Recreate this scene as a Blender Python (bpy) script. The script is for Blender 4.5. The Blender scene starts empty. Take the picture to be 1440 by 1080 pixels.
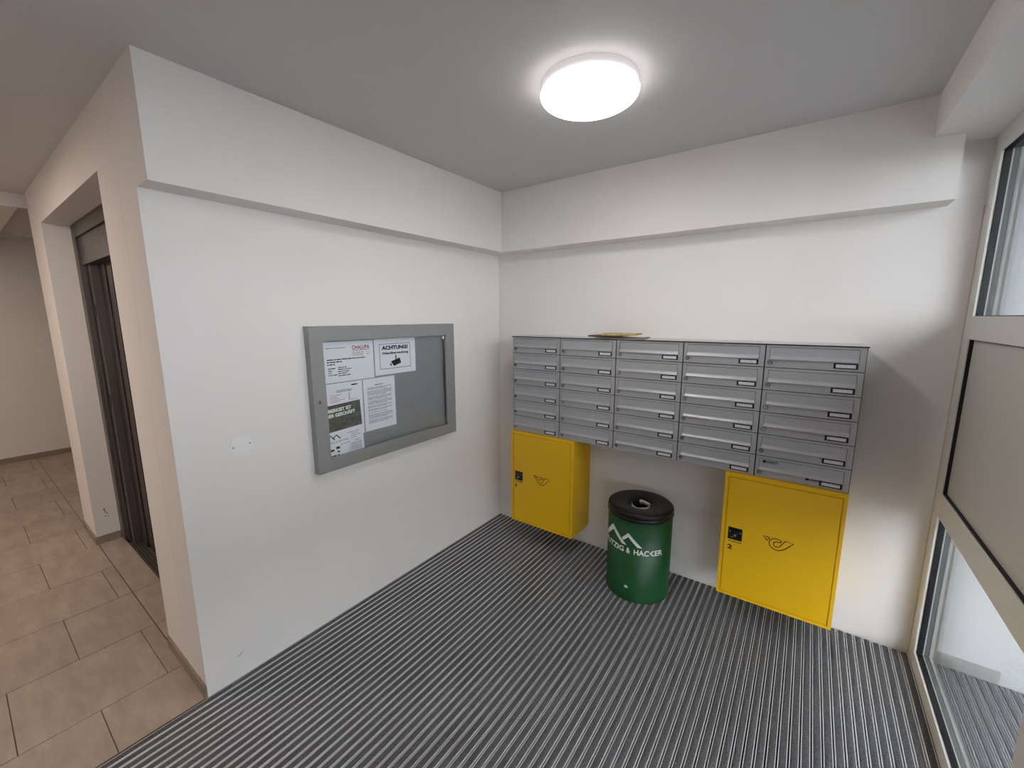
import bpy, bmesh, math, random
from mathutils import Vector, Matrix

# ------------------------------------------------------------------ scene, camera, light
C = bpy.context.scene.collection
scene = bpy.context.scene
vs = scene.view_settings
scene.display_settings.display_device = 'sRGB'
vs.view_transform = 'Standard'; vs.look = 'None'; vs.gamma = 1.0; vs.use_curve_mapping = False
vs.exposure = 0.30
scene.cycles.transparent_max_bounces = 16
scene.cycles.sample_clamp_indirect = 6.0

CAM_POS = Vector((1.9561, -2.5408, 1.6118)); YAW, PITCH, ROLL, FPX = .6258, -.1614, -.0029, 577.58
def make_camera():
    cd = bpy.data.cameras.new('camera'); co = bpy.data.objects.new('camera', cd); C.objects.link(co)
    cd.sensor_fit = 'HORIZONTAL'; cd.sensor_width = 36.0; cd.lens = 36.0 * FPX / 1440.0
    cd.clip_start = .02; cd.clip_end = 200
    sy, cy, sp, cp = math.sin(YAW), math.cos(YAW), math.sin(PITCH), math.cos(PITCH)
    fw = Vector((-sy*cp, cy*cp, sp)); r = Vector((cy, sy, 0)); u = r.cross(fw)
    r2 = r*math.cos(ROLL) + u*math.sin(ROLL); u2 = -r*math.sin(ROLL) + u*math.cos(ROLL)
    m = Matrix((( r2.x, u2.x, -fw.x, CAM_POS.x), (r2.y, u2.y, -fw.y, CAM_POS.y), (r2.z, u2.z, -fw.z, CAM_POS.z), (0,0,0,1)))
    co.matrix_world = m
    scene.camera = co
make_camera()

DAY = 7.8            # overcast sky strength
LAMP = 24.0          # ceiling lamp radiance
CORR = 18.0          # corridor lamps, watts
w = bpy.data.worlds.new('sky'); scene.world = w; w.use_nodes = True
bg = w.node_tree.nodes['Background']; bg.inputs[0].default_value = (.91, .96, 1.02, 1); bg.inputs[1].default_value = DAY

def area_lamp(name, loc, size, power, col):
    ld = bpy.data.lights.new(name, 'AREA'); ld.shape = 'DISK'; ld.size = size; ld.energy = power; ld.color = col
    lo = bpy.data.objects.new(name, ld); lo.location = loc; C.objects.link(lo)
area_lamp('corridor_lamp', (-1.35, -3.15, 2.43), .34, CORR, (1, .83, .70))
area_lamp('corridor_lamp', (-3.9, -3.1, 2.35), .34, CORR*.5, (1, .83, .70))

# ------------------------------------------------------------------ materials
def lin(c):
    return tuple(((v/255)/12.92 if v/255 <= .04045 else ((v/255+.055)/1.055)**2.4) for v in c)
def mat(name, rgb, rough=.5, metal=0, noise=None, bump=None, spec=None, emit=None, alpha=None, var=None):
    m = bpy.data.materials.new(name); m.use_nodes = True
    nt = m.node_tree; b = nt.nodes['Principled BSDF']
    c = lin(rgb)
    b.inputs['Base Color'].default_value = (*c, 1); b.inputs['Roughness'].default_value = rough; b.inputs['Metallic'].default_value = metal
    if spec is not None: b.inputs['Specular IOR Level'].default_value = spec
    if emit: b.inputs['Emission Color'].default_value = (*emit[0], 1); b.inputs['Emission Strength'].default_value = emit[1]
    if noise or bump:
        geo = nt.nodes.new('ShaderNodeNewGeometry'); mp = nt.nodes.new('ShaderNodeMapping')
        nt.links.new(geo.outputs['Position'], mp.inputs[0])
    if noise:                                   # noise = (scale xyz, amount)
        mp.inputs['Scale'].default_value = noise[0]
        n = nt.nodes.new('ShaderNodeTexNoise'); n.inputs['Scale'].default_value = 1; n.inputs['Detail'].default_value = 5; n.inputs['Roughness'].default_value = .65
        nt.links.new(mp.outputs[0], n.inputs[0])
        r = nt.nodes.new('ShaderNodeValToRGB')
        k = noise[1]
        r.color_ramp.elements[0].position = .3; r.color_ramp.elements[1].position = .7
        r.color_ramp.elements[0].color = (*[v*(1-k) for v in c], 1); r.color_ramp.elements[1].color = (*[min(1, v*(1+k)) for v in c], 1)
        nt.links.new(n.outputs['Fac'], r.inputs[0])
        last = r.outputs[0]
        if var:                                 # per-piece value shift
            oi = nt.nodes.new('ShaderNodeObjectInfo'); hs = nt.nodes.new('ShaderNodeHueSaturation')
            mr = nt.nodes.new('ShaderNodeMapRange'); mr.inputs['To Min'].default_value = 1-var; mr.inputs['To Max'].default_value = 1+var
            nt.links.new(oi.outputs['Random'], mr.inputs[0]); nt.links.new(mr.outputs[0], hs.inputs['Value']); nt.links.new(last, hs.inputs['Color']); last = hs.outputs[0]
        nt.links.new(last, b.inputs['Base Color'])
    if bump:                                    # bump = (scale, strength, distance)
        n2 = nt.nodes.new('ShaderNodeTexNoise'); n2.inputs['Scale'].default_value = bump[0]; n2.inputs['Detail'].default_value = 4
        nt.links.new(geo.outputs['Position'], n2.inputs[0])
        bp = nt.nodes.new('ShaderNodeBump'); bp.inputs['Strength'].default_value = bump[1]; bp.inputs['Distance'].default_value = bump[2]
        nt.links.new(n2.outputs['Fac'], bp.inputs['Height']); nt.links.new(bp.outputs[0], b.inputs['Normal'])
    return m
def glass_mat(name, tint, ior=1.45):
    m = bpy.data.materials.new(name); m.use_nodes = True; nt = m.node_tree; nt.nodes.clear()
    o = nt.nodes.new('ShaderNodeOutputMaterial'); mx = nt.nodes.new('ShaderNodeMixShader'); t = nt.nodes.new('ShaderNodeBsdfTransparent'); g = nt.nodes.new('ShaderNodeBsdfGlossy'); f = nt.nodes.new('ShaderNodeFresnel')
    t.inputs[0].default_value = (*tint, 1); g.inputs['Roughness'].default_value = 0.0; 
    gn = nt.nodes.new('ShaderNodeNewGeometry'); mr = nt.nodes.new('ShaderNodeMapRange')      # same reflectance on both faces of the thin pane
    mr.inputs['To Min'].default_value = ior; mr.inputs['To Max'].default_value = 1/ior
    nt.links.new(gn.outputs['Backfacing'], mr.inputs[0]); nt.links.new(mr.outputs[0], f.inputs[0])
    nt.links.new(f.outputs[0], mx.inputs[0]); nt.links.new(t.outputs[0], mx.inputs[1]); nt.links.new(g.outputs[0], mx.inputs[2]); nt.links.new(mx.outputs[0], o.inputs[0])
    return m

M = {}
M['wall'] = mat('wall_paint', (234, 229, 225), .75, noise=((1.3, 1.3, 1.3), .02), bump=(90, .12, .002))
M['ceil'] = mat('ceiling_paint', (214, 212, 212), .8, bump=(90, .1, .002))
M['tile'] = mat('stone_tile', (166, 151, 137), .55, noise=((5, 14, 6), .16), bump=(35, .1, .002), var=.06)
M['skirt'] = mat('skirting_tile', (146, 132, 119), .55, noise=((14, 6, 6), .14), bump=(35, .1, .002))
M['grout'] = mat('grout', (100, 88, 78), .9)
M['screed'] = mat('screed', (70, 68, 66), .9)
M['carpet'] = mat('mat_fibre', (98, 98, 101), .95, noise=((260, 260, 260), .55), bump=(420, .9, .004), spec=.1)
M['alu'] = mat('aluminium', (226, 227, 230), .55, .3)
M['dark_rubber'] = mat('dark_rubber', (18, 18, 19), .8)
M['box'] = mat('silver_paint', (172, 172, 175), .42, .3, noise=((120, 120, 120), .04))
M['boxtop'] = mat('silver_top', (200, 201, 201), .4, .2)
M['boxdark'] = mat('box_seam', (11, 11, 12), .6)
M['yellow'] = mat('yellow_powder_coat', (232, 182, 4), .42, noise=((40, 40, 40), .02))
M['brown_print'] = mat('brown_print', (52, 24, 4), .6)
M['black'] = mat('black_plastic', (16, 16, 18), .38)
M['lid'] = mat('black_lid', (6, 6, 7), .33, spec=.45)
M['green'] = mat('green_enamel', (18, 76, 37), .36, spec=.4)
M['white_print'] = mat('white_print', (236, 240, 236), .5)
M['chrome'] = mat('chrome', (190, 190, 192), .18, 1)
M['screw'] = mat('screw_steel', (170, 170, 170), .3, 1)
M['frame'] = mat('board_frame', (152, 152, 151), .45, .3)
M['backing'] = mat('brushed_backing', (160, 162, 165), .45, .45, noise=((10, 6, 420), .10))
M['paper'] = mat('paper', (236, 236, 242), .8)
M['ink'] = mat('ink', (22, 22, 26), .8)
M['greyink'] = mat('grey_ink', (128, 128, 134), .8)
M['redink'] = mat('red_ink', (138, 30, 32), .8)
M['pinkink'] = mat('pink_ink', (196, 142, 142), .8)
M['photo_print'] = mat('photo_print', (88, 90, 88), .5, noise=((30, 30, 45), .5))
M['winframe'] = mat('window_frame_coat', (222, 219, 212), .42)
M['winouter'] = mat('window_outer_coat', (112, 115, 114), .5)
M['infill'] = mat('infill_panel', (206, 201, 194), .5)
M['gasket'] = mat('gasket', (12, 13, 17), .5)
M['glass'] = glass_mat('window_glass', (.965, .97, .97))
M['thin_glass'] = glass_mat('board_glass', (.97, .98, .98), 1.35)
M['lift'] = mat('lift_steel', (76, 69, 66), .42, .5, noise=((60, 60, 3), .08))
M['liftdoor'] = mat('lift_door', (74, 65, 63), .4, .6, noise=((60, 60, 3), .08))
M['liftframe'] = mat('lift_frame', (102, 95, 90), .42, .5, noise=((60, 60, 3), .06))
M['lampbody'] = mat('lamp_body', (230, 226, 228), .5, emit=((1.0, .93, .95), .2))  # faint emission added to whiten the base side and the ceiling around it
M['diffuser'] = mat('lamp_diffuser', (250, 250, 248), .4, emit=((1.0, .95, .92), LAMP))
def dim_rim(m):                                  # emission lowered towards the shade's rim to weaken the glow on the ceiling
    nt = m.node_tree; b = nt.nodes['Principled BSDF']
    tc = nt.nodes.new('ShaderNodeTexCoord'); mp = nt.nodes.new('ShaderNodeMapping'); mp.inputs['Scale'].default_value = (1, 1, 0)
    ln = nt.nodes.new('ShaderNodeVectorMath'); ln.operation = 'LENGTH'
    mr = nt.nodes.new('ShaderNodeMapRange'); mr.inputs['From Min'].default_value = .11; mr.inputs['From Max'].default_value = .18
    mr.inputs['To Min'].default_value = LAMP; mr.inputs['To Max'].default_value = LAMP*.22
    nt.links.new(tc.outputs['Object'], mp.inputs[0]); nt.links.new(mp.outputs[0], ln.inputs[0]); nt.links.new(ln.outputs['Value'], mr.inputs[0]); nt.links.new(mr.outputs[0], b.inputs['Emission Strength'])
dim_rim(M['diffuser'])
M['card'] = mat('name_card', (214, 214, 220), .7, noise=((190, 190, 60), .12))
M['sticker'] = mat('sticker_film', (150, 152, 160), .35)
M['cover'] = mat('cover_plate', (236, 234, 231), .55)
M['sealant'] = mat('sealant', (208, 200, 188), .7)
M['porch'] = mat('porch_render', (196, 202, 205), .85, noise=((3, 3, 3), .03), bump=(60, .3, .004))
M['rough_render'] = mat('rough_render', (196, 203, 207), .9, noise=((60, 60, 90), .12), bump=(75, 1.0, .01))
M['plinth'] = mat('plinth', (124, 127, 127), .8, noise=((20, 20, 20), .06))
M['paving'] = mat('paving', (96, 97, 98), .9, noise=((4, 4, 4), .1))
M['liner'] = mat('bin_liner', (178, 178, 180), .35)
M['mag1'] = mat('brochure_tan', (196, 172, 122), .5, noise=((40, 25, 200), .45))
M['mag2'] = mat('brochure_brown', (92, 62, 52), .5, noise=((35, 35, 100), .5))
M['mag3'] = mat('brochure_grey', (120, 112, 104), .5, noise=((50, 35, 100), .5))
M['scuff'] = mat('scuff', (70, 62, 58), .9)
M['gold'] = mat('pale_sticker', (214, 226, 210), .4)

# ------------------------------------------------------------------ mesh builder
class MB:
    def __init__(s): s.v = []; s.f = []; s.sm = []
    def add(s, vs, fs, smooth=False):
        k = len(s.v); s.v += [tuple(v) for v in vs]; s.f += [tuple(i+k for i in f) for f in fs]; s.sm += [smooth]*len(fs); return s
    def box(s, x0, x1, y0, y1, z0, z1, bev=0):
        if x0 > x1: x0, x1 = x1, x0
        if y0 > y1: y0, y1 = y1, y0
        if z0 > z1: z0, z1 = z1, z0
        if bev:
            bm = bmesh.new(); bmesh.ops.create_cube(bm, size=1)
            for v in bm.verts: v.co = Vector(((x0+x1)/2+v.co.x*(x1-x0), (y0+y1)/2+v.co.y*(y1-y0), (z0+z1)/2+v.co.z*(z1-z0)))
            bmesh.ops.bevel(bm, geom=bm.edges[:], offset=bev, segments=2, affect='EDGES', profile=.6)
            bm.verts.index_update(); s.add([v.co[:] for v in bm.verts], [[v.index for v in f.verts] for f in bm.faces]); bm.free(); return s
        V = [(x0,y0,z0),(x1,y0,z0),(x1,y1,z0),(x0,y1,z0),(x0,y0,z1),(x1,y0,z1),(x1,y1,z1),(x0,y1,z1)]
        return s.add(V, [(0,3,2,1),(4,5,6,7),(0,1,5,4),(1,2,6,5),(2,3,7,6),(3,0,4,7)])
    def ring(s, o, i, d0, d1, axis):
        """rectangular ring: o/i = (a0,a1,b0,b1) outer and inner, extruded d0..d1 along axis ('x' or 'y')"""
        def P(a, b, d): return (d, a, b) if axis == 'x' else (a, d, b)
        V = []
        for d in (d0, d1):
            for r in (o, i): V += [P(r[0],r[2],d), P(r[1],r[2],d), P(r[1],r[3],d), P(r[0],r[3],d)]
        F = []
        for k in range(4):
            n = (k+1) % 4
            F += [(k, n, 4+n, 4+k), (8+n, 8+k, 12+k, 12+n), (n, k, 8+k, 8+n), (4+k, 4+n, 12+n, 12+k)]
        return s.add(V, F)
    def lathe(s, prof, n=64, c=(0,0), a0=0, smooth=True):
        V = []; F = []; m = len(prof)
        for k in range(n):
            a = a0 + 2*math.pi*k/n
            for r, z in prof: V.append((c[0]+r*math.cos(a), c[1]+r*math.sin(a), z))
        for k in range(n):
            q = (k+1) % n
            for j in range(m-1): F.append((k*m+j, q*m+j, q*m+j+1, k*m+j+1))
        return s.add(V, F, smooth)
    def disc_y(s, x, z, r, y0, y1, n=24):          # cylinder along -y, front at y1
        V = []; 
        for y in (y0, y1):
            for k in range(n): V.append((x+r*math.cos(2*math.pi*k/n), y, z+r*math.sin(2*math.pi*k/n)))
        F = [tuple(range(n)), tuple(range(2*n-1, n-1, -1))] + [(k, n+k, n+(k+1)%n, (k+1)%n) for k in range(n)]
        return s.add(V, F)
    def disc_x(s, y, z, r, x0, x1, n=32):
        V = []
        for x in (x0, x1):
            for k in range(n): V.append((x, y+r*math.cos(2*math.pi*k/n), z+r*math.sin(2*math.pi*k/n)))
        F = [tuple(range(n-1, -1, -1)), tuple(range(n, 2*n))] + [(k, (k+1)%n, n+(k+1)%n, n+k) for k in range(n)]
        return s.add(V, F)
    def prism(s, poly, fn, t0, t1):                # poly of 2-D points, fn(a,b,t)->xyz
        n = len(poly); V = [fn(a, b, t0) for a, b in poly] + [fn(a, b, t1) for a, b in poly]
        F = [tuple(range(n))[::-1], tuple(range(n, 2*n))] + [(k, (k+1)%n, n+(k+1)%n, n+k) for k in range(n)]
        return s.add(V, F)
    def ribbon(s, pts, wd, fn, t0, t1, closed=True):
        n = len(pts); L = []; R = []
        for k in range(n):
            p0 = pts[(k-1) % n] if closed or k > 0 else pts[k]; p1 = pts[(k+1) % n] if closed or k < n-1 else pts[k]
            d = Vector((p1[0]-p0[0], p1[1]-p0[1])); d = d.normalized() if d.length > 1e-9 else Vector((1, 0))
            q = Vector((-d.y, d.x))*wd/2; L.append((pts[k][0]+q.x, pts[k][1]+q.y)); R.append((pts[k][0]-q.x, pts[k][1]-q.y))
        V = [fn(*p, t1) for p in L] + [fn(*p, t1) for p in R] + [fn(*p, t0) for p in L] + [fn(*p, t0) for p in R]
        F = []
        for k in range(n if closed else n-1):
            q = (k+1) % n
            F += [(k, n+k, n+q, q), (2*n+k, k, q, 2*n+q), (n+k, 3*n+k, 3*n+q, n+q)]
        return s.add(V, F)
    def mesh(s, name, m, fix=True):
        me = bpy.data.meshes.new(name); me.from_pydata(s.v, [], s.f)
        me.polygons.foreach_set('use_smooth', s.sm)
        if fix:
            bm = bmesh.new(); bm.from_mesh(me); bmesh.ops.recalc_face_normals(bm, faces=bm.faces[:]); bm.to_mesh(me); bm.free()
        me.materials.append(m); me.update(); return me
    def build(s, name, m, parent=None, loc=None, **props):
        o = bpy.data.objects.new(name, s.mesh(name, m)); C.objects.link(o)
        if parent: o.parent = parent
        if loc: o.location = loc
        for k, v in props.items(): o[k] = v
        return o
def link(name, me, parent=None, loc=None, **props):
    o = bpy.data.objects.new(name, me); C.objects.link(o)
    if parent: o.parent = parent
    if loc: o.location = loc
    for k, v in props.items(): o[k] = v
    return o
def thing(name, label, cat, loc=(0,0,0), group=None):
    o = bpy.data.objects.new(name, None); o.empty_display_size = .05; C.objects.link(o); o.location = loc
    o['label'] = label; o['category'] = cat
    if group: o['group'] = group
    return o
def struct_root(name, loc=(0,0,0)):
    o = bpy.data.objects.new(name, None); o.empty_display_size = .05; C.objects.link(o); o.location = loc; o['kind'] = 'structure'; return o
def S(name, mb, m): return mb.build(name, m, kind='structure')
def copy_tree(o, parent=None):
    c = o.copy(); C.objects.link(c); c.parent = parent
    for ch in list(o.children): copy_tree(ch, c)
    return c
def smooth_path(p, k=6, closed=True):
    n = len(p); out = []
    for i in range(n if closed else n-1):
        g = lambda j: Vector(p[j % n]) if closed else Vector(p[max(0, min(n-1, j))])
        a, b, c_, d = g(i-1), g(i), g(i+1), g(i+2)
        for t in range(k):
            t /= k; out.append(tuple(.5*((2*b)+(c_-a)*t+(2*a-5*b+4*c_-d)*t*t+(3*b-a-3*c_+d)*t**3)))
    if not closed: out.append(tuple(p[-1]))
    return out
_font = {}
def text_geo(s, bold=0.0, spacing=1.0):
    cu = bpy.data.curves.new('lettering', 'FONT'); cu.body = s; cu.size = 1; cu.offset = bold; cu.space_character = spacing; cu.resolution_u = 3
    ob = bpy.data.objects.new('lettering', cu); C.objects.link(ob)
    dg = bpy.context.evaluated_depsgraph_get(); me = bpy.data.meshes.new_from_object(ob.evaluated_get(dg))
    V = [tuple(v.co) for v in me.vertices]; F = [tuple(p.vertices) for p in me.polygons]
    bpy.data.objects.remove(ob); bpy.data.curves.remove(cu); bpy.data.meshes.remove(me)
    return V, F
def fit_text(mb, s, a0, a1, b0, b1, fn, t, bold=0.0, shear=None, rot=0, spacing=1.0):
    """put a word into the rectangle a0..a1 x b0..b1 of a plane; fn(a,b,t)->xyz"""
    V, F = text_geo(s, bold, spacing)
    x0 = min(v[0] for v in V); x1 = max(v[0] for v in V); y0 = min(v[1] for v in V); y1 = max(v[1] for v in V)
    mb.add([fn(a0+(v[0]-x0)/(x1-x0)*(a1-a0), b0+(v[1]-y0)/(y1-y0)*(b1-b0), t) for v in V], F)
onX = lambda a, b, t: (t, a, b)          # on the left wall: right = +y, up = +z, out = +x
onY = lambda a, b, t: (a, -t, b)         # on the back wall: right = +x, up = +z, out = -y
rnd = random.Random(7)
def words(mb, a0, a1, b, h, fn, t, fill=.9):
    a = a0
    while a < a1:
        wd = rnd.uniform(1.2, 5.5)*h
        e = min(a1, a+wd)
        if e-a > h*.4: mb.add([fn(a, b, t), fn(e, b, t), fn(e, b+h*rnd.uniform(.75, 1), t), fn(a, b+h*rnd.uniform(.75, 1), t)], [(0,1,2,3)])
        a = e + h*.55

# ------------------------------------------------------------------ setting
H, HB, L, X, BX, BY = 2.464, 2.0654, 2.07, 2.481, .1294, .1354
YF, XF, YB = -4.1, -5.25, 1.2
# floor: slab, grout bed, tiles
fl = S('floor', MB().box(XF-.1, X+.12, YF-.1, YB+.1, -.12, -.024), M['screed'])
MB().box(XF, -.004, YF, -L, -.0235, -.003).build('grout_bed', M['grout'], fl)
MB().box(XF, -2.51, -L, YB, -.0235, -.003).build('grout_bed', M['grout'], fl)
MB().box(-2.08, -.50, -L, -1.935, -.0235, -.003).build('grout_bed', M['grout'], fl)
tile_cache = {}
def put_tile(x0, x1, y0, y1):
    g = .0016
    sx, sy = round(x1-x0-2*g, 4), round(y1-y0-2*g, 4)
    if sx < .01 or sy < .01: return
    if (sx, sy) not in tile_cache:
        tile_cache[(sx, sy)] = MB().box(-sx/2, sx/2, -sy/2, sy/2, -.009, 0, bev=.0012).mesh('tile', M['tile'])
    link('tile', tile_cache[(sx, sy)], fl, ((x0+x1)/2, (y0+y1)/2, rnd.uniform(-.0003, .0003)))
TX, TY = .4405, .447
def tile_area(xa, xb, ya, yb):
    k = -1
    x1 = -.298 + TX
    while x1 > xa:
        x0 = x1-TX; a, b = max(x0, xa), min(x1, xb)
        if b-a > .01:
            off = -2.13 if k % 2 == 0 else -2.3535
            y = off + 20*TY
            while y > ya:
                c, d = max(y-TY, ya), min(y, yb)
                if d-c > .01: put_tile(a, b, c, d)
                y -= TY
        x1 = x0; k -= 1
tile_area(XF, -.006, YF, -L)
tile_area(XF, -2.51, -L, YB)
for xa, xb in ((-2.08, -1.617), (-1.617, -1.178), (-1.178, -.742), (-.742, -.50)): put_tile(xa, xb, -L+.002, -1.935)

# walls
S('wall_left', MB().box(-.2225, 0, -L, 0, 0, H), M['wall'])
S('wall_left', MB().box(-.50, -.2255, -L, -1.2, 0, H), M['wall'])
S('wall_left', MB().box(-.24, -.21, -L+.005, -1.3, 0, H), M['wall'])
S('wall_left', MB().box(-.2256, -.2224, -L, -L+.02, 2.37, H), M['wall'])
S('wall_lift', MB().box(-2.08, -.50, -L, -1.3, 2.215, H), M['wall'])
S('wall_lift', MB().box(-2.51, -2.08, -L, YB, 0, H), M['wall'])
S('wall_lift', MB().box(-2.08, -.50, -1.70, -1.6, 0, 2.215), M['wall'])
S('wall_back', MB().box(-.2, X+.065, 0, .2, -.02, 2.6), M['wall'])
S('wall_far', MB().box(XF-.15, XF, YF, YB, -.02, 2.6), M['wall'])
S('wall_corridor', MB().box(XF-.1, -2.5, YB, YB+.15, -.02, 2.6), M['wall'])
S('wall_front', MB().box(XF-.1, X+.1, YF-.15, YF, -.02, 2.6), M['wall'])
S('ceiling', MB().box(XF-.1, X+.1, YF-.1, YB+.1, H, H+.16), M['ceil'])
S('trim_1', MB().box(0, BX, -L, 0, HB, H), M['wall'])                           # beam along the left wall
S('trim_2', MB().box(BX, 2.3707, -BY, 0, HB, H), M['wall'])                     # beam along the back wall
S('trim_3', MB().box(2.282, X+.07, YF, 0, 2.307, H), M['wall'])                 # lintel over the glazing
S('trim_4', MB().box(-2.61, -2.58, YF, YB, 2.375, H), M['wall'])                # fascia in the corridor
S('trim_5', MB().box(XF, -2.61, YF, -2.105, 2.375, H), M['wall'])               # lowered corridor soffit
S('trim_6', MB().box(-4.75, -4.735, -2.1, YB, H-.012, H), M['wall'])
# skirtings
bb = .055
S('baseboard_far', MB().box(XF, XF+.012, YF, YB, 0, .06), M['skirt'])
S('baseboard_left', MB().box(-.496, 0, -L-.010, -L, 0, bb), M['skirt'])
S('baseboard_lift', MB().box(-2.51, -2.084, -L-.010, -L, 0, bb), M['skirt'])
S('baseboard_reveal', MB().box(-2.09, -2.070, -L-.010, -1.945, 0, bb), M['skirt'])
S('baseboard_corridor', MB().box(-2.522, -2.51, -L-.010, YB, 0, bb), M['skirt'])
S('trim_7', MB().box(X-.004, X, -.004, 0, 0, HB-.01), M['sealant'])          # sealant joint beside the window
S('trim_8', MB().box(2.37, X, -.002, 0, HB-.003, HB+.002), M['cover'])         # crack line at beam height
# scuffs
sc = MB()
for a, b, d, wd in ((.0, .0, .016, .006), (.004, -.018, .014, .004), (.012, -.03, .012, .005), (.0, -.045, .010, .004), (.016, -.052, .008, .004)):
    sc.box(-2.08, -2.0795, -2.012+a, -2.012+a+wd, .235+b, .235+b+d)
sc.build('scuff_mark', M['scuff'], bpy.data.objects['wall_lift.001'], kind='stuff')

sm_ = MB()
for y_, z_, dy, dz in ((-1.95, .105, .018, .006), (-1.935, .112, .010, .004)): sm_.prism([(y_, z_), (y_+dy, z_+dz), (y_+dy-.002, z_+dz+.003), (y_, z_+.002)], onX, 0, .0004)
sm_.build('scuff_mark', M['plinth'], bpy.data.objects['wall_left'], kind='stuff')
# entrance mat: aluminium profiles with fibre strips
mt = thing('entrance_mat', 'dark grey ribbed entrance mat with aluminium rails covering the floor', 'floor mat', (0, -2.0, 0))
P = X/72
MY0, MY1 = -2.0, 1.996
MB().box(.0, X-.001, YF+2.0, MY1, -.0235, -.019).build('mat_tray', M['dark_rubber'], mt)
pm = MB()
for a in (.0030, P-.0057): pm.box(a, a+.0027, YF+2.002, MY1-.004, -.019, .0008)
pm.box(.0056, P-.0056, YF+2.002, MY1-.004, -.019, -.014)
pm = pm.mesh('aluminium_profile', M['alu'])
cm = MB(); cx0, cx1 = .0058, P-.0058
n = 40
V = []; F = []
for k in range(n+1):
    y = YF+2.003 + (MY1-.005-(YF+2.003))*k/n
    for x, z in ((cx0, -.014), (cx0, .0006), (cx0+.004, .0022), (cx1-.004, .0022), (cx1, .0006), (cx1, -.014)): V.append((x, y, z + (rnd.uniform(-.0005, .0005) if z > 0 else 0)))
for k in range(n):
    for j in range(5): F.append((k*6+j, k*6+j+1, k*6+6+j+1, k*6+6+j))
cm.add(V, F, True); cm = cm.mesh('carpet_strip', M['carpet'])
for k in range(72):
    link('aluminium_profile', pm, mt, (k*P, 0, 0)); link('carpet_strip', cm, mt, (k*P, 0, 0))
MB().box(-.006, -.001, YF+2.0, -.07, -.02, .0012).build('edge_rail', M['liftframe'], mt)
MB().box(.0005, .0028, -.07, MY1, -.019, .001).build('edge_rail', M['dark_rubber'], mt)

# ------------------------------------------------------------------ window
D = .07
def window_module(name, YP, YQ, p0, p1):
    # one glazed bay: clear pane below, solid panel in the middle, clear pane above; posts p0 (towards the corner) and p1 wide
    win = struct_root(name, (X, 0, 0))
    def wpart(nm, x0, x1, y0, y1, z0, z1, m): return MB().box(x0, x1, y0, y1, z0, z1).build(nm, M[m], win)
    for a, b in ((YP, YP+p0), (YQ-p1, YQ)):
        if b-a > .001: wpart('frame_post', 0, .034, a, b, 0, 2.307, 'winframe'); wpart('outer_post', .034, D, a, b, 0, 2.307, 'winouter')
    for a, b in ((0, .069), (.745, .850), (1.518, 1.610), (2.235, 2.307)): wpart('frame_rail', .0002, .034, YQ, YP, a, b, 'winframe'); wpart('outer_rail', .034, D-.0002, YQ, YP, a, b, 'winouter')
    for z0, z1 in ((.069, .745), (1.610, 2.235)):
        MB().ring((YQ, YP, z0, z1), (YQ+.003, YP-.003, z0+.003, z1-.003), .008, .029, 'x').build('glazing_gasket', M['gasket'], win)
        MB().box(.0290, .0295, YQ+.003, YP-.003, z0+.003, z1-.003).build('glass_pane', M['glass'], win)
        MB().box(.0450, .0455, YQ+.003, YP-.003, z0+.003, z1-.003).build('glass_pane', M['glass'], win)
    MB().ring((YQ, YP, .850, 1.518), (YQ+.003, YP-.003, .853, 1.515), .004, .016, 'x').build('gasket', M['gasket'], win)
    wpart('infill_panel', .016, .05, YQ, YP, .850, 1.518, 'infill')
window_module('window_1', -.085, -1.06, .085, .12)
window_module('window_2', -1.18, -2.20, 0, .12)
window_module('window_3', -2.32, -3.34, 0, .12)
S('wall_right', MB().box(X, X+.15, YF, -3.46, -.02, 2.6), M['wall'])

# outside the glass
S('floor_porch', MB().box(X+D, 9, -12, 6, -.12, -.024), M['paving'])
S('wall_outside', MB().box(X+.065, 2.772, 0, .2, -.02, 3.2), M['porch'])
S('wall_outside', MB().box(2.772, 4.2, .004, .2, -.02, 3.2), M['rough_render'])
S('baseboard_porch', MB().box(X+D, 2.772, -.006, 0, -.02, .062), M['plinth'])
S('ceiling_porch', MB().box(X+.07, 3.25, -7, .2, 2.42, 2.6), M['porch'])
S('wall_horizon_blocker', MB().box(8.6, 9.0, -12, 6, -.05, 1.15), M['paving'])  # added unseen, hides the low sky to shape the daylight indoors
S('wall_outside', MB().box(3.7, 3.9, -1.0, 0, -.02, 2.42), M['porch'])  # unseen obstacle added outside to block daylight arriving square to the glass
om = thing('outdoor_mat', 'ribbed grey outdoor mat lying beyond the glass', 'floor mat', (X+D, -2.0, 0))
MB().box(.002, 1.2, -1.2, 1.99, -.0235, -.019).build('mat_tray', M['dark_rubber'], om)
for k in range(34):
    link('aluminium_profile', pm, om, (.004+k*P, 0, 0)); link('carpet_strip', cm, om, (.004+k*P, 0, 0))

# ------------------------------------------------------------------ lift door
ld = struct_root('door_1', (0, 0, 0))
def lp(name, x0, x1, y0, y1, z0, z1, m, bev=.001): return MB().box(x0, x1, y0, y1, z0, z1, bev).build(name, M[m], ld)
lp('door_jamb', -2.079, -1.985, -1.942, -1.72, 0, 2.213, 'liftframe')
lp('door_jamb', -.60, -.501, -1.942, -1.72, 0, 2.213, 'liftframe')
lp('door_header', -1.985, -.60, -1.946, -1.72, 2.128, 2.213, 'lift')
lp('header_panel', -1.985, -.60, -1.932, -1.72, 1.957, 2.127, 'lift')
lp('inner_post', -1.984, -1.93, -1.925, -1.86, 0, 1.956, 'lift'); lp('inner_post', -1.928, -1.872, -1.912, -1.85, 0, 1.956, 'liftframe')
lp('inner_post', -.655, -.601, -1.925, -1.86, 0, 1.956, 'lift')
xs = [-1.872, -1.72, -1.60, -1.40, -1.20, -1.00, -.82, -.655]
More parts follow.
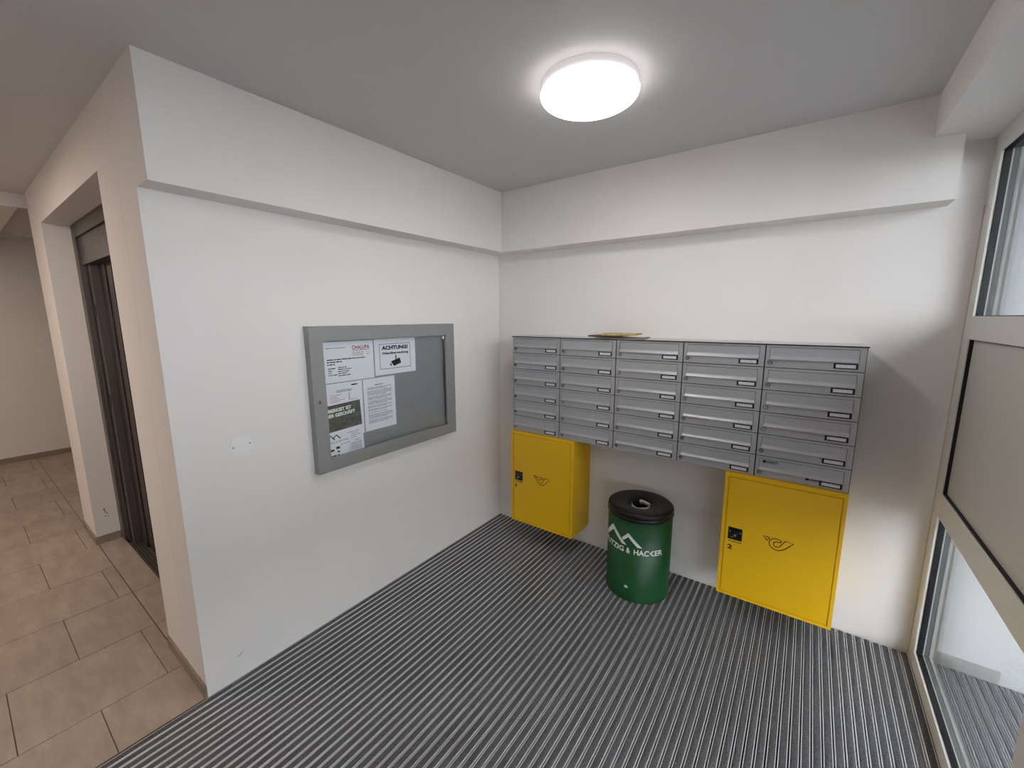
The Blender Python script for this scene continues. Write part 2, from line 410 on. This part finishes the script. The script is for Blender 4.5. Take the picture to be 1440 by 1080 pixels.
for k in range(7):
    lp('door_panel', xs[k], xs[k+1]-.003, -1.872+.008*(k % 3), -1.83, .006, 1.956, 'liftdoor', .002)
sl = lp('door_sill', -1.93, -.60, -1.934, -1.83, -.003, .001, 'liftframe')
for k in range(3): MB().box(-1.92, -.61, -1.926+k*.018, -1.918+k*.018, .001, .0035).build('sill_rib', M['lift'], sl)
for z in (1.66, 1.05): lp('door_latch', -1.914, -1.893, -1.916, -1.911, z-.045, z+.045, 'black')

# ------------------------------------------------------------------ ceiling lamp
lam = thing('ceiling_lamp', 'round white ceiling lamp glowing above the mat', 'ceiling lamp', (1.2104, -1.016, H))
MB().lathe([(0, -.0005), (.1752, -.0005), (.1756, -.002), (.1756, -.0305), (.174, -.0315), (0, -.0315)], 96).build('lamp_base', M['lampbody'], lam)
prof = [(0, -.0325), (.174, -.0325), (.1790, -.0345), (.1803, -.0385), (.1795, -.042)]
for k in range(1, 13):
    a = k/12*math.pi/2; prof.append((.1795*math.cos(a), -.042-.043*math.sin(a)))
MB().lathe(prof, 96).build('lamp_shade', M['diffuser'], lam)

# ------------------------------------------------------------------ mailboxes
MX0, MXW, RH, MD, MZB = .2957, .37342, .11, .2335, .8207
TW = MXW*5
ca = thing('mailbox_top_cover', 'long pale silver plate covering the top of the whole letterbox bank', 'cover plate', (MX0, 0, MZB+RH*6))
MB().box(-.0035, TW+.0035, -MD-.003, -.0005, .0002, .0028).build('plate', M['boxtop'], ca)
MB().box(-.0035, TW+.0035, -MD-.0036, -MD-.003, -.0030, .0024).build('front_edge', M['boxdark'], ca)

rows = ['top row', 'second row from top', 'third row from top', 'fourth row from top', 'fifth row from top', 'bottom row']
cols = ['leftmost column', 'second column from left', 'middle column', 'second column from right', 'rightmost column']
mb0 = thing('mailbox', 'x', 'mailbox', (MX0, 0, MZB+5*RH), 'letterboxes in the wall bank')
a0, a1, b0, b1 = .0028, MXW-.0028, .0019, RH-.0019
MB().box(.0002, MXW-.0002, -MD+.004, -.0005, .0002, RH-.0002).build('body', M['boxdark'], mb0)
FX0, FX1, FZ0, FZ1 = .020, MXW-.026, .039, .095
MB().ring((a0, a1, b0, b1), (FX0-.0016, FX1+.0018, FZ0-.001, FZ1+.0020), -MD, -MD+.0038, 'y').build('door', M['box'], mb0)
fp = []; f_ = MB()
prof = [(.0005, FZ1), (.0008, FZ0+.018), (-.0015, FZ0+.012), (-.0065, FZ0+.005), (-.0085, FZ0+.0015), (-.0075, FZ0), (-.004, FZ0-.0002), (.0036, FZ0+.001), (.0036, FZ1)]
n = len(prof); V = [(x, -MD+y, z) for x in (FX0, FX1) for y, z in prof]
F = [tuple(range(n)), tuple(range(2*n-1, n-1, -1))] + [(k, n+k, n+(k+1) % n, (k+1) % n) for k in range(n)]
f_.add(V, F); f_.build('flap', M['box'], mb0)
lk = MB().disc_y(.0215, .0255, .0105, -MD, -MD-.002, 20).build('lock', M['ink'], mb0)
MB().disc_y(.0215, .0255, .0088, -MD-.002, -MD-.0036, 16).build('lock_core', M['chrome'], lk)
MB().box(.0205, .0225, -MD-.0040, -MD-.0034, .0215, .0300).build('keyhole', M['black'], lk)
npl = MB().ring((.2625, .3475, .0115, .0355), (.2705, .3395, .0160, .0310), -MD-.002, -MD, 'y').build('name_plate', M['black'], mb0)
MB().box(.2705, .3395, -MD-.0008, -MD-.0001, .0160, .0310).build('name_card', M['card'], npl)
for r in range(6):
    for c in range(5):
        o = mb0 if (r, c) == (0, 0) else copy_tree(mb0)
        o.location = (MX0+c*MXW, 0, MZB+(5-r)*RH)
        o['label'] = 'grey metal letterbox with black name plate, %s, %s' % (rows[r], cols[c])
        if (r, c) == (5, 4):
            o['label'] = 'grey letterbox with two small stickers, bottom row, rightmost column'
            for sx, sz, wd, hh, yy in ((.028, .073, .07, .02, .0001), (.205, .024, .070, .018, .0008)):
                st = MB().box(sx, sx+wd, -MD-yy-.0004, -MD-yy, sz, sz+hh).build('sticker', M['sticker'], o)
                MB().disc_y(sx+.012, sz+hh/2, .0075, -MD-yy-.0004, -MD-yy-.0007, 16).build('round_emblem', M['ink'], st)
                t_ = MB()
                for q, l in ((.6, .045), (.25, .034)): words(t_, sx+.023, sx+.023+l, sz+hh*q, .004, onY, MD+yy+.0006)
                t_.build('small_print', M['ink'], st, kind='stuff')

# ------------------------------------------------------------------ yellow parcel boxes
horn = [(1.949, .525), (1.984, .5235), (1.951, .484), (1.93, .470), (1.911, .4685), (1.895, .4765), (1.8855, .490), (1.885, .506), (1.892, .518), (1.904, .525), (1.917, .526), (1.928, .523), (1.9345, .5185), (1.927, .5105), (1.917, .5115), (1.908, .5085), (1.9025, .4995), (1.9035, .491), (1.911, .485), (1.920, .4845), (1.928, .4895), (1.938, .505)]
horn = [(a-1.6667, b) for a, b in horn]
def cat_outline(p, sharp):
    out = []; n = len(p)
    for i in range(n):
        j = (i+1) % n
        if i in sharp and j in sharp: out += [p[i]]; continue
        g = lambda q: Vector(p[q % n])
        a, b, c_, d = g(i-1), g(i), g(j), g(j+1)
        if i in sharp: a = b*2-c_ if False else b
        if j in sharp: d = c_
        for t in range(5):
            t /= 5; out.append(tuple(.5*((2*b)+(c_-a)*t+(2*a-5*b+4*c_-d)*t*t+(3*b-a-3*c_+d)*t**3)))
    return out
def parcel_box(x0, x1, zb, label, num, door):
    zt = MZB-.0005; d = .2537
    t = thing('parcel_box', label, 'parcel box', (x0, 0, zb), 'yellow parcel boxes')
    Wd, Hh = x1-x0, zt-zb
    MB().box(0, Wd, -d+.006, 0, 0, Hh, .0015).build('body', M['yellow'], t)
    dx0, dx1, dz0, dz1 = door[0]-x0, door[1]-x0, door[2]-zb, door[3]-zb
    g = .0021
    MB().ring((0, Wd, 0, Hh), (dx0-g, dx1+g, dz0-g, dz1+g), -d, -d+.0065, 'y').build('front_frame', M['yellow'], t)
    MB().box(dx0+g, dx1-g, -d+.0005, -d+.012, dz0+g, dz1-g, .0008).build('door', M['yellow'], t)
    T = d-.0004
    # lock plate
    lx, lz, s_ = .034, .4615-zb, .0645
    pl = MB().box(lx, lx+s_, -d-.0015, -d+.0005, lz, lz+s_+.002, .0006).build('lock_plate', M['black'], t)
    for sx, sz in ((.008, .044), (s_-.008, .044)): MB().disc_y(lx+sx, lz+sz, .0034, -d-.0015, -d-.0026, 12).build('screw', M['screw'], pl)
    MB().disc_y(lx+.033, lz+.026, .0150, -d-.0015, -d-.0045, 24).build('lock_rim', M['ink'], pl)
    MB().disc_y(lx+.033, lz+.026, .0065, -d-.0045, -d-.006, 16).build('lock_core', M['screw'], pl)
    MB().box(lx+.016, lx+.026, -d-.0022, -d-.0015, lz+.010, lz+.016).build('lock_mark', M['screw'], pl)
    hb_ = MB()
    fo = cat_outline(horn, {0, 1, 2})
    dxh = 0
    hb_.ribbon([(a+dxh, b-zb) for a, b in fo], .0042, onY, T, T+.0006)
    hb_.ribbon([(1.859-1.6667+dxh, .5265-zb), (1.871-1.6667+dxh, .5262-zb), (1.884-1.6667+dxh, .5252-zb), (1.879-1.6667+dxh, .516-zb), (1.873-1.6667+dxh, .505-zb), (1.866-1.6667, .516-zb)], .0042, onY, T, T+.0006)
    hb_.build('horn_emblem', M['brown_print'], t, kind='stuff')
    nb = MB(); fit_text(nb, num, .036, .036+(.022 if num == '2' else .011), .405-zb, .431-zb, onY, T+.0004, .045)
    nb.build('number', M['brown_print'], t)
    sp = MB(); words(sp, .038, .098, .4480-zb, .0055, onY, T+.0004); sp.build('small_print', M['brown_print'], t, kind='stuff')
    return t
parcel_box(.2957, .7916, .1489, 'yellow steel parcel box numbered 1 near the room corner', '1', (.316, .7705, .163, .803))
parcel_box(1.6667, 2.1620, .1409, 'yellow steel parcel box numbered 2 nearer the window', '2', (1.685, 2.1455, .158, .7985))

# ------------------------------------------------------------------ notice board
NY0, NY1, NZ0, NZ1, ND = -1.527, -.55, .839, 1.571, .0437
IY0, IY1, IZ0, IZ1 = -1.4595, -.6267, .9078, 1.4988
nbd = thing('notice_board', 'grey metal glazed notice board hanging on the left wall', 'notice board', (0, NY0, NZ0))
def ny(mb, name, m, **k): return mb.build(name, M[m], nbd, (0, -NY0, -NZ0), **k)
ny(MB().box(0, .010, NY0+.002, NY1-.002, NZ0+.002, NZ1-.002), 'backing_panel', 'backing')
ny(MB().ring((NY0, NY1, NZ0, NZ1), (NY0+.006, NY1-.006, NZ0+.006, NZ1-.006), 0, .0285, 'x'), 'housing', 'frame')
ny(MB().ring((NY0, NY1, NZ0, NZ1), (IY0, IY1, IZ0, IZ1), .030, ND, 'x'), 'door_frame', 'frame')
ny(MB().ring((NY0+.002, NY1-.002, NZ0+.002, NZ1-.002), (NY0+.006, NY1-.006, NZ0+.006, NZ1-.006), .0284, .0301, 'x'), 'door_seal', 'boxdark')
ny(MB().box(.0305, .0325, IY0-.004, IY1+.004, IZ0-.004, IZ1+.004), 'glass_pane', 'thin_glass')
lk = ny(MB().disc_x(-1.497, 1.203, .0095, ND, ND+.003, 24), 'lock', 'chrome')
MB().box(ND+.003, ND+.0036, -1.499, -1.495, 1.197, 1.209).build('keyhole', M['black'], lk)
ny(MB().disc_x(-.645, 1.484, .0095, .0325, .042, 20), 'white_bumper', 'cover')

def sheet(label, y0, y1, z0, z1, x, rot=0, mat_='paper', cat='notice'):
    t = thing('notice_sheet', label, cat, (x, (y0+y1)/2, (z0+z1)/2), 'sheets in the notice board')
    t.rotation_euler = (rot, 0, 0)
    MB().box(0, .0006, -(y1-y0)/2, (y1-y0)/2, -(z1-z0)/2, (z1-z0)/2).build('paper', M[mat_], t)
    return t, (lambda a, b, tt: (tt, a-(y0+y1)/2, b-(z0+z1)/2))
TT = .0010
PX = .0104
# letterhead notice
t, fn = sheet('landscape white notice headed CHALUPA in red, top left in the board', -1.4415, -1.155, 1.284, 1.491, PX)
q = MB(); fit_text(q, 'CHALUPA', -1.284, -1.178, 1.447, 1.467, fn, TT, .035, spacing=1.15); q.build('heading', M['redink'], t, label='red heading')
q = MB(); q.add([fn(-1.284, 1.441, TT), fn(-1.178, 1.441, TT), fn(-1.178, 1.4435, TT), fn(-1.284, 1.4435, TT)], [(0,1,2,3)]); q.build('underline', M['redink'], t)
q = MB()
for b in (1.433, 1.428, 1.423, 1.418, 1.413): words(q, -1.284, -1.215, b, .0026, fn, TT)
q.build('address_lines', M['pinkink'], t, kind='stuff')
q = MB()
words(q, -1.43, -1.32, 1.458, .003, fn, TT); words(q, -1.20, -1.178, 1.4265, .0022, fn, TT); words(q, -1.20, -1.178, 1.417, .0022, fn, TT)
for b, a1, h in ((1.398, -1.205, .0062), (1.386, -1.345, .0062), (1.374, -1.385, .0062)): words(q, -1.427, a1, b, h, fn, TT)
for b, a1 in ((1.354, -1.385), (1.343, -1.405), (1.332, -1.405), (1.321, -1.375)): words(q, -1.424, a1, b, .0048, fn, TT)
for b, a1 in ((1.357, -1.318), (1.347, -1.295), (1.336, -1.302), (1.326, -1.315), (1.315, -1.302)): words(q, -1.370, a1, b, .0048, fn, TT)
q.build('text_lines', M['ink'], t, kind='stuff')
# video surveillance notice
t, fn = sheet('landscape ACHTUNG! video surveillance notice with camera symbol', -1.147, -.857, 1.290, 1.4935, PX)
q = MB(); o_, i_ = (-1.115, -.8955, 1.322, 1.4645), (-1.1125, -.898, 1.3245, 1.462)
for a, b, c_, d in ((o_[0], o_[1], o_[2], i_[2]), (o_[0], o_[1], i_[3], o_[3]), (o_[0], i_[0], i_[2], i_[3]), (i_[1], o_[1], i_[2], i_[3])):
    q.add([fn(a, c_, TT), fn(b, c_, TT), fn(b, d, TT), fn(a, d, TT)], [(0,1,2,3)])
q.build('printed_border', M['redink'] if False else M['ink'], t)
q = MB(); fit_text(q, 'ACHTUNG!', -1.099, -.914, 1.430, 1.4535, fn, TT, .055); q.build('heading', M['ink'], t)
q = MB(); fit_text(q, 'Videoüberwachung', -1.100, -.911, 1.4005, 1.4185, fn, TT, .045); q.build('subheading', M['ink'], t)
q = MB()
for poly in ([(-1.041, 1.362), (-1.019, 1.334), (-.966, 1.349), (-.976, 1.380)], [(-1.0075, 1.399), (-1.0065, 1.372), (-.999, 1.374), (-1.0005, 1.399)], [(-1.047, 1.350), (-1.040, 1.335), (-1.033, 1.337), (-1.040, 1.353)]):
    q.add([fn(a, b, TT) for a, b in poly], [tuple(range(len(poly)))])
q.build('camera_symbol', M['ink'], t, kind='stuff')
# price list
t, fn = sheet('portrait white price list partly covered by the dark flyer', -1.444, -1.237, .985, 1.279, PX)
q = MB(); words(q, -1.302, -1.262, 1.2585, .008, fn, TT); words(q, -1.388, -1.295, 1.239, .0034, fn, TT); words(q, -1.388, -1.302, 1.2315, .0034, fn, TT)
for b in (1.217, 1.208, 1.199, 1.190): words(q, -1.322, -1.312, b, .004, fn, TT)
q.build('text_lines', M['ink'], t, kind='stuff')
q = MB()
for b, a1 in ((1.217, -1.360), (1.208, -1.388), (1.200, -1.375), (1.191, -1.340), (1.1825, -1.37)): words(q, -1.424, a1, b, .0036, fn, TT)
words(q, -1.322, -1.275, 1.1825, .0036, fn, TT)
q.build('red_lines', M['pinkink'], t, kind='stuff', label='pale red printed lines')
# house rules
t, fn = sheet('portrait white sheet of dense grey text, lowest right sheet', -1.2305, -1.0215, .987, 1.279, PX)
q = MB(); words(q, -1.158, -1.100, 1.2385, .006, fn, TT); q.build('heading', M['greyink'], t, kind='stuff')
q = MB(); b = 1.226
for para in (2, 4, 3, 3, 2, 2, 1, 4, 3):
    for k in range(para):
        words(q, -1.207, -1.045 if k < para-1 else -1.08, b, .0036, fn, TT); b -= .0072
    b -= .004
q.build('text_lines', M['greyink'], t, kind='stuff')
# flyer
t, fn = sheet('tilted cleaning flyer with dark photo, SAUBERKEIT headline and white lower half', -1.500, -1.2505, .870, 1.171, PX+.0012, rot=.045, cat='flyer')
q = MB(); q.box(TT-.0002, TT, -.124, .1245, .012, .1505); q.build('dark_photo', M['photo_print'], t, label='dark photograph on upper half')
T2 = TT+.0004
q = MB(); fit_text(q, 'SAUBERKEIT IST', -1.479, -1.305, 1.1335, 1.1525, fn, T2, .05); fit_text(q, 'UNSER GESCHÄFT', -1.479, -1.285, 1.1075, 1.130, fn, T2, .05)
q.build('headline', M['white_print'], t, label='white headline')
q = MB(); q.ribbon([(-1.452, .992), (-1.440, 1.0165), (-1.4185, .990)], .006, lambda a, b, tt: fn(a, b, tt), TT-.0002, TT+.0002, False)
q.ribbon([(-1.4235, 1.001), (-1.407, 1.0135), (-1.386, .990)], .006, lambda a, b, tt: fn(a, b, tt), TT-.0002, TT+.0002, False)
q.build('mountain_logo', M['ink'], t, kind='stuff')
q = MB(); fit_text(q, 'STUTZIG & HACKER', -1.478, -1.342, .9715, .981, fn, TT, .012); q.build('company_name', M['greyink'], t)
q = MB()
for b, a0_, a1_ in ((1.006, -1.345, -1.275), (.995, -1.325, -1.28), (.984, -1.325, -1.268), (.973, -1.325, -1.29), (.955, -1.39, -1.335), (.955, -1.31, -1.27)): words(q, a0_, a1_, b, .0032, fn, TT)
for k in range(14): words(q, -1.345 if k % 2 else -1.33, -1.265, .946-k*.0032, .0016, fn, TT)
q.build('text_lines', M['greyink'], t, kind='stuff')
q = MB(); words(q, -1.448, -1.425, .931, .013, fn, TT); words(q, -1.415, -1.395, .937, .014, fn, TT); words(q, -1.41, -1.397, .918, .010, fn, TT); words(q, -1.45, -1.40, .898, .012, fn, TT)
q.build('bold_lines', M['ink'], t, kind='stuff')

# ------------------------------------------------------------------ litter bin
BC = (1.2356, -.2532); BR = .1812
bn = thing('litter_bin', 'round green litter bin with black lid beside the wall', 'litter bin', (BC[0], BC[1], 0.0025))
MB().lathe([(0, .006), (.176, .006), (.1795, .0), (.183, .003), (.1835, .010), (.183, .017), (BR, .022), (BR, .486), (.178, .488)], 96).build('body', M['green'], bn)
MB().lathe([(.178, .484), (.1850, .486), (.1868, .490), (.1862, .500), (.1835, .505), (.1835, .510), (.1850, .514), (.1835, .526), (.176, .5325), (.165, .5335), (.15, .5330), (.085, .526), (.062, .520), (.056, .512), (.055, .47)], 96).build('lid', M['lid'], bn)
MB().lathe([(0, .40), (.07, .40), (.07, .47)], 48).build('liner_inside', M['dark_rubber'], bn)
lv = MB(); V = []; F = []; n = 48
for k in range(n+1):
    a = math.radians(188) + k/n*math.radians(285); rr = .0525 + .002*math.sin(3*a); zz = .5165 + .0015*math.sin(a*2+1)+.001*math.sin(5*a); th = .004+.005*max(0, math.sin(a-.3))**2+.001*math.sin(4*a)
    for dr, dz in ((0, -.02), (.0, th), (-.0025, th), (-.0025, -.02)): V.append(((rr+dr)*math.cos(a), (rr+dr)*math.sin(a), zz+dz))
for k in range(n):
    for j in range(4): F.append((k*4+j, k*4+(j+1) % 4, k*4+4+(j+1) % 4, k*4+4+j))
lv.add(V, F, True); lv.build('bin_liner', M['liner'], bn)
def onbin(ad, z, t=.0006):
    a = math.radians(ad); return ((BR+t)*math.cos(a), (BR+t)*math.sin(a), z)
def bin_text(mb, s, A0, A1, z0, z1, bold, keep=None):
    V, F = text_geo(s, bold)
    x0 = min(v[0] for v in V); x1 = max(v[0] for v in V); y0 = min(v[1] for v in V); y1 = max(v[1] for v in V)
    bm = bmesh.new(); vv = [bm.verts.new(v) for v in V]
    for f in F:
        try: bm.faces.new([vv[i] for i in f])
        except ValueError: pass
    for k in range(1, 60):
        bmesh.ops.bisect_plane(bm, geom=bm.verts[:]+bm.edges[:]+bm.faces[:], plane_co=(x0+(x1-x0)*k/60, 0, 0), plane_no=(1, 0, 0))
    if keep: bmesh.ops.bisect_plane(bm, geom=bm.verts[:]+bm.edges[:]+bm.faces[:], plane_co=(x0+(x1-x0)*keep, 0, 0), plane_no=(-1, 0, 0), clear_outer=True)
    bm.verts.index_update()
    mb.add([onbin(A0+(v.co.x-x0)/(x1-x0)*(A1-A0), z0+(v.co.y-y0)/(y1-y0)*(z1-z0)) for v in bm.verts], [[v.index for v in f.verts] for f in bm.faces]); bm.free()
def bin_poly(mb, pts, k=10):
    # quads only: pts a,b,c,d
    a, b, c_, d = [Vector(p) for p in pts]; V = []; F = []
    for i in range(k+1):
        t = i/k
        for p in (a.lerp(b, t), d.lerp(c_, t)): V.append(onbin(p.x, p.y))
    for i in range(k): F.append((2*i, 2*i+2, 2*i+3, 2*i+1))
    mb.add(V, F)
q = MB()
bin_text(q, 'STUTZIG', -156, -98.0, .2960, .3290, .03); bin_text(q, '&', -93.5, -86.2, .2960, .3290, .03)
bin_text(q, 'HAC', -80.2, -54.0, .2960, .3290, .03); bin_poly(q, [(-53.4, .3125), (-47.6, .3290), (-44.4, .3290), (-49.8, .3125)]); bin_poly(q, [(-53.4, .3125), (-49.8, .3125), (-43.6, .2960), (-47.2, .2960)]); bin_text(q, 'ER', -43.6, -28.0, .2960, .3290, .03)
q.build('lettering', M['white_print'], bn, label='white company lettering')
q = MB()
bin_poly(q, [(-150, .352), (-124.5, .432), (-122.5, .400), (-145.5, .334)])
bin_poly(q, [(-124.5, .432), (-92.8, .3415), (-102.0, .3415), (-122.5, .400)])
bin_poly(q, [(-102.6, .3775), (-90.8, .4175), (-90.3, .392), (-99.8, .3655)])
bin_poly(q, [(-90.8, .4175), (-65.8, .3415), (-74.0, .3415), (-90.3, .392)])
q.build('mountain_logo', M['white_print'], bn, kind='stuff')
q = MB(); V = [onbin(-91 + 3.6*math.cos(2*math.pi*k/24), .0885+.0085*math.sin(2*math.pi*k/24), .001) for k in range(24)]
q.add(V, [tuple(range(24))]); q.build('round_sticker', M['gold'], bn)

# ------------------------------------------------------------------ wall covers
def cover(name, label, loc, ax, r):
    t = thing(name, label, 'cover plate', loc)
    if ax == 'x':
        MB().disc_x(0, 0, r, 0, .004, 40).build('disc', M['cover'], t)
        for s_ in (-1, 1): MB().disc_x(s_*r*.72, s_*r*.08, .0035, .004, .0046, 10).build('screw', M['plinth'], t)
    else:
        MB().disc_y(0, 0, r, 0, -.002, 40).build('disc', M['wall'], t)
    return t
cover('junction_cover', 'round white blank cover on the left wall beside the notice board', (0, -1.838, 1.067), 'x', .045)
cover('junction_cover', 'round overpainted blank cover on the back wall beside the window', (2.440, 0, 1.349), 'y', .036)

# ------------------------------------------------------------------ brochures on top of the mailboxes
def brochure(label, cx, cy, z, wd, dp, rot, m, th, curl):
    t = thing('brochure', label, 'brochure', (cx, cy, z), 'brochures on top of the letterboxes'); t.rotation_euler = (0, 0, rot)
    def sheetmb(z0, z1, w2, d2, k=12):
        q = MB(); V = []; F = []
        for i in range(k+1):
            x = -w2/2+w2*i/k; c_ = curl*(abs(x)/(w2/2))**3*(1 if x > 0 else .35)
            for y, zz in ((-d2/2, z0), (d2/2, z0), (d2/2, z1), (-d2/2, z1)): V.append((x, y, zz+c_))
        for i in range(k):
            for j in range(4): F.append((i*4+j, i*4+(j+1) % 4, i*4+4+(j+1) % 4, i*4+4+j))
        F += [(0, 1, 2, 3), (k*4+3, k*4+2, k*4+1, k*4)]
        return q.add(V, F)
    sheetmb(0, th, wd-.004, dp-.004).build('pages', M[m], t)
    sheetmb(th, th+.0012, wd, dp).build('cover', M[m], t)
ZT = MZB+RH*6+.0027
brochure('dark thin brochure lying flat at the bottom of the brochure pile', 1.075, -.135, ZT, .225, .16, .12, 'mag3', .005, .003)
brochure('brown brochure sticking out left of the brochure pile', .950, -.125, ZT+.008, .21, .150, -.10, 'mag2', .007, .004)
brochure('tan printed brochure on top of the brochure pile', 1.035, -.132, ZT+.019, .205, .150, .05, 'mag1', .010, .002)
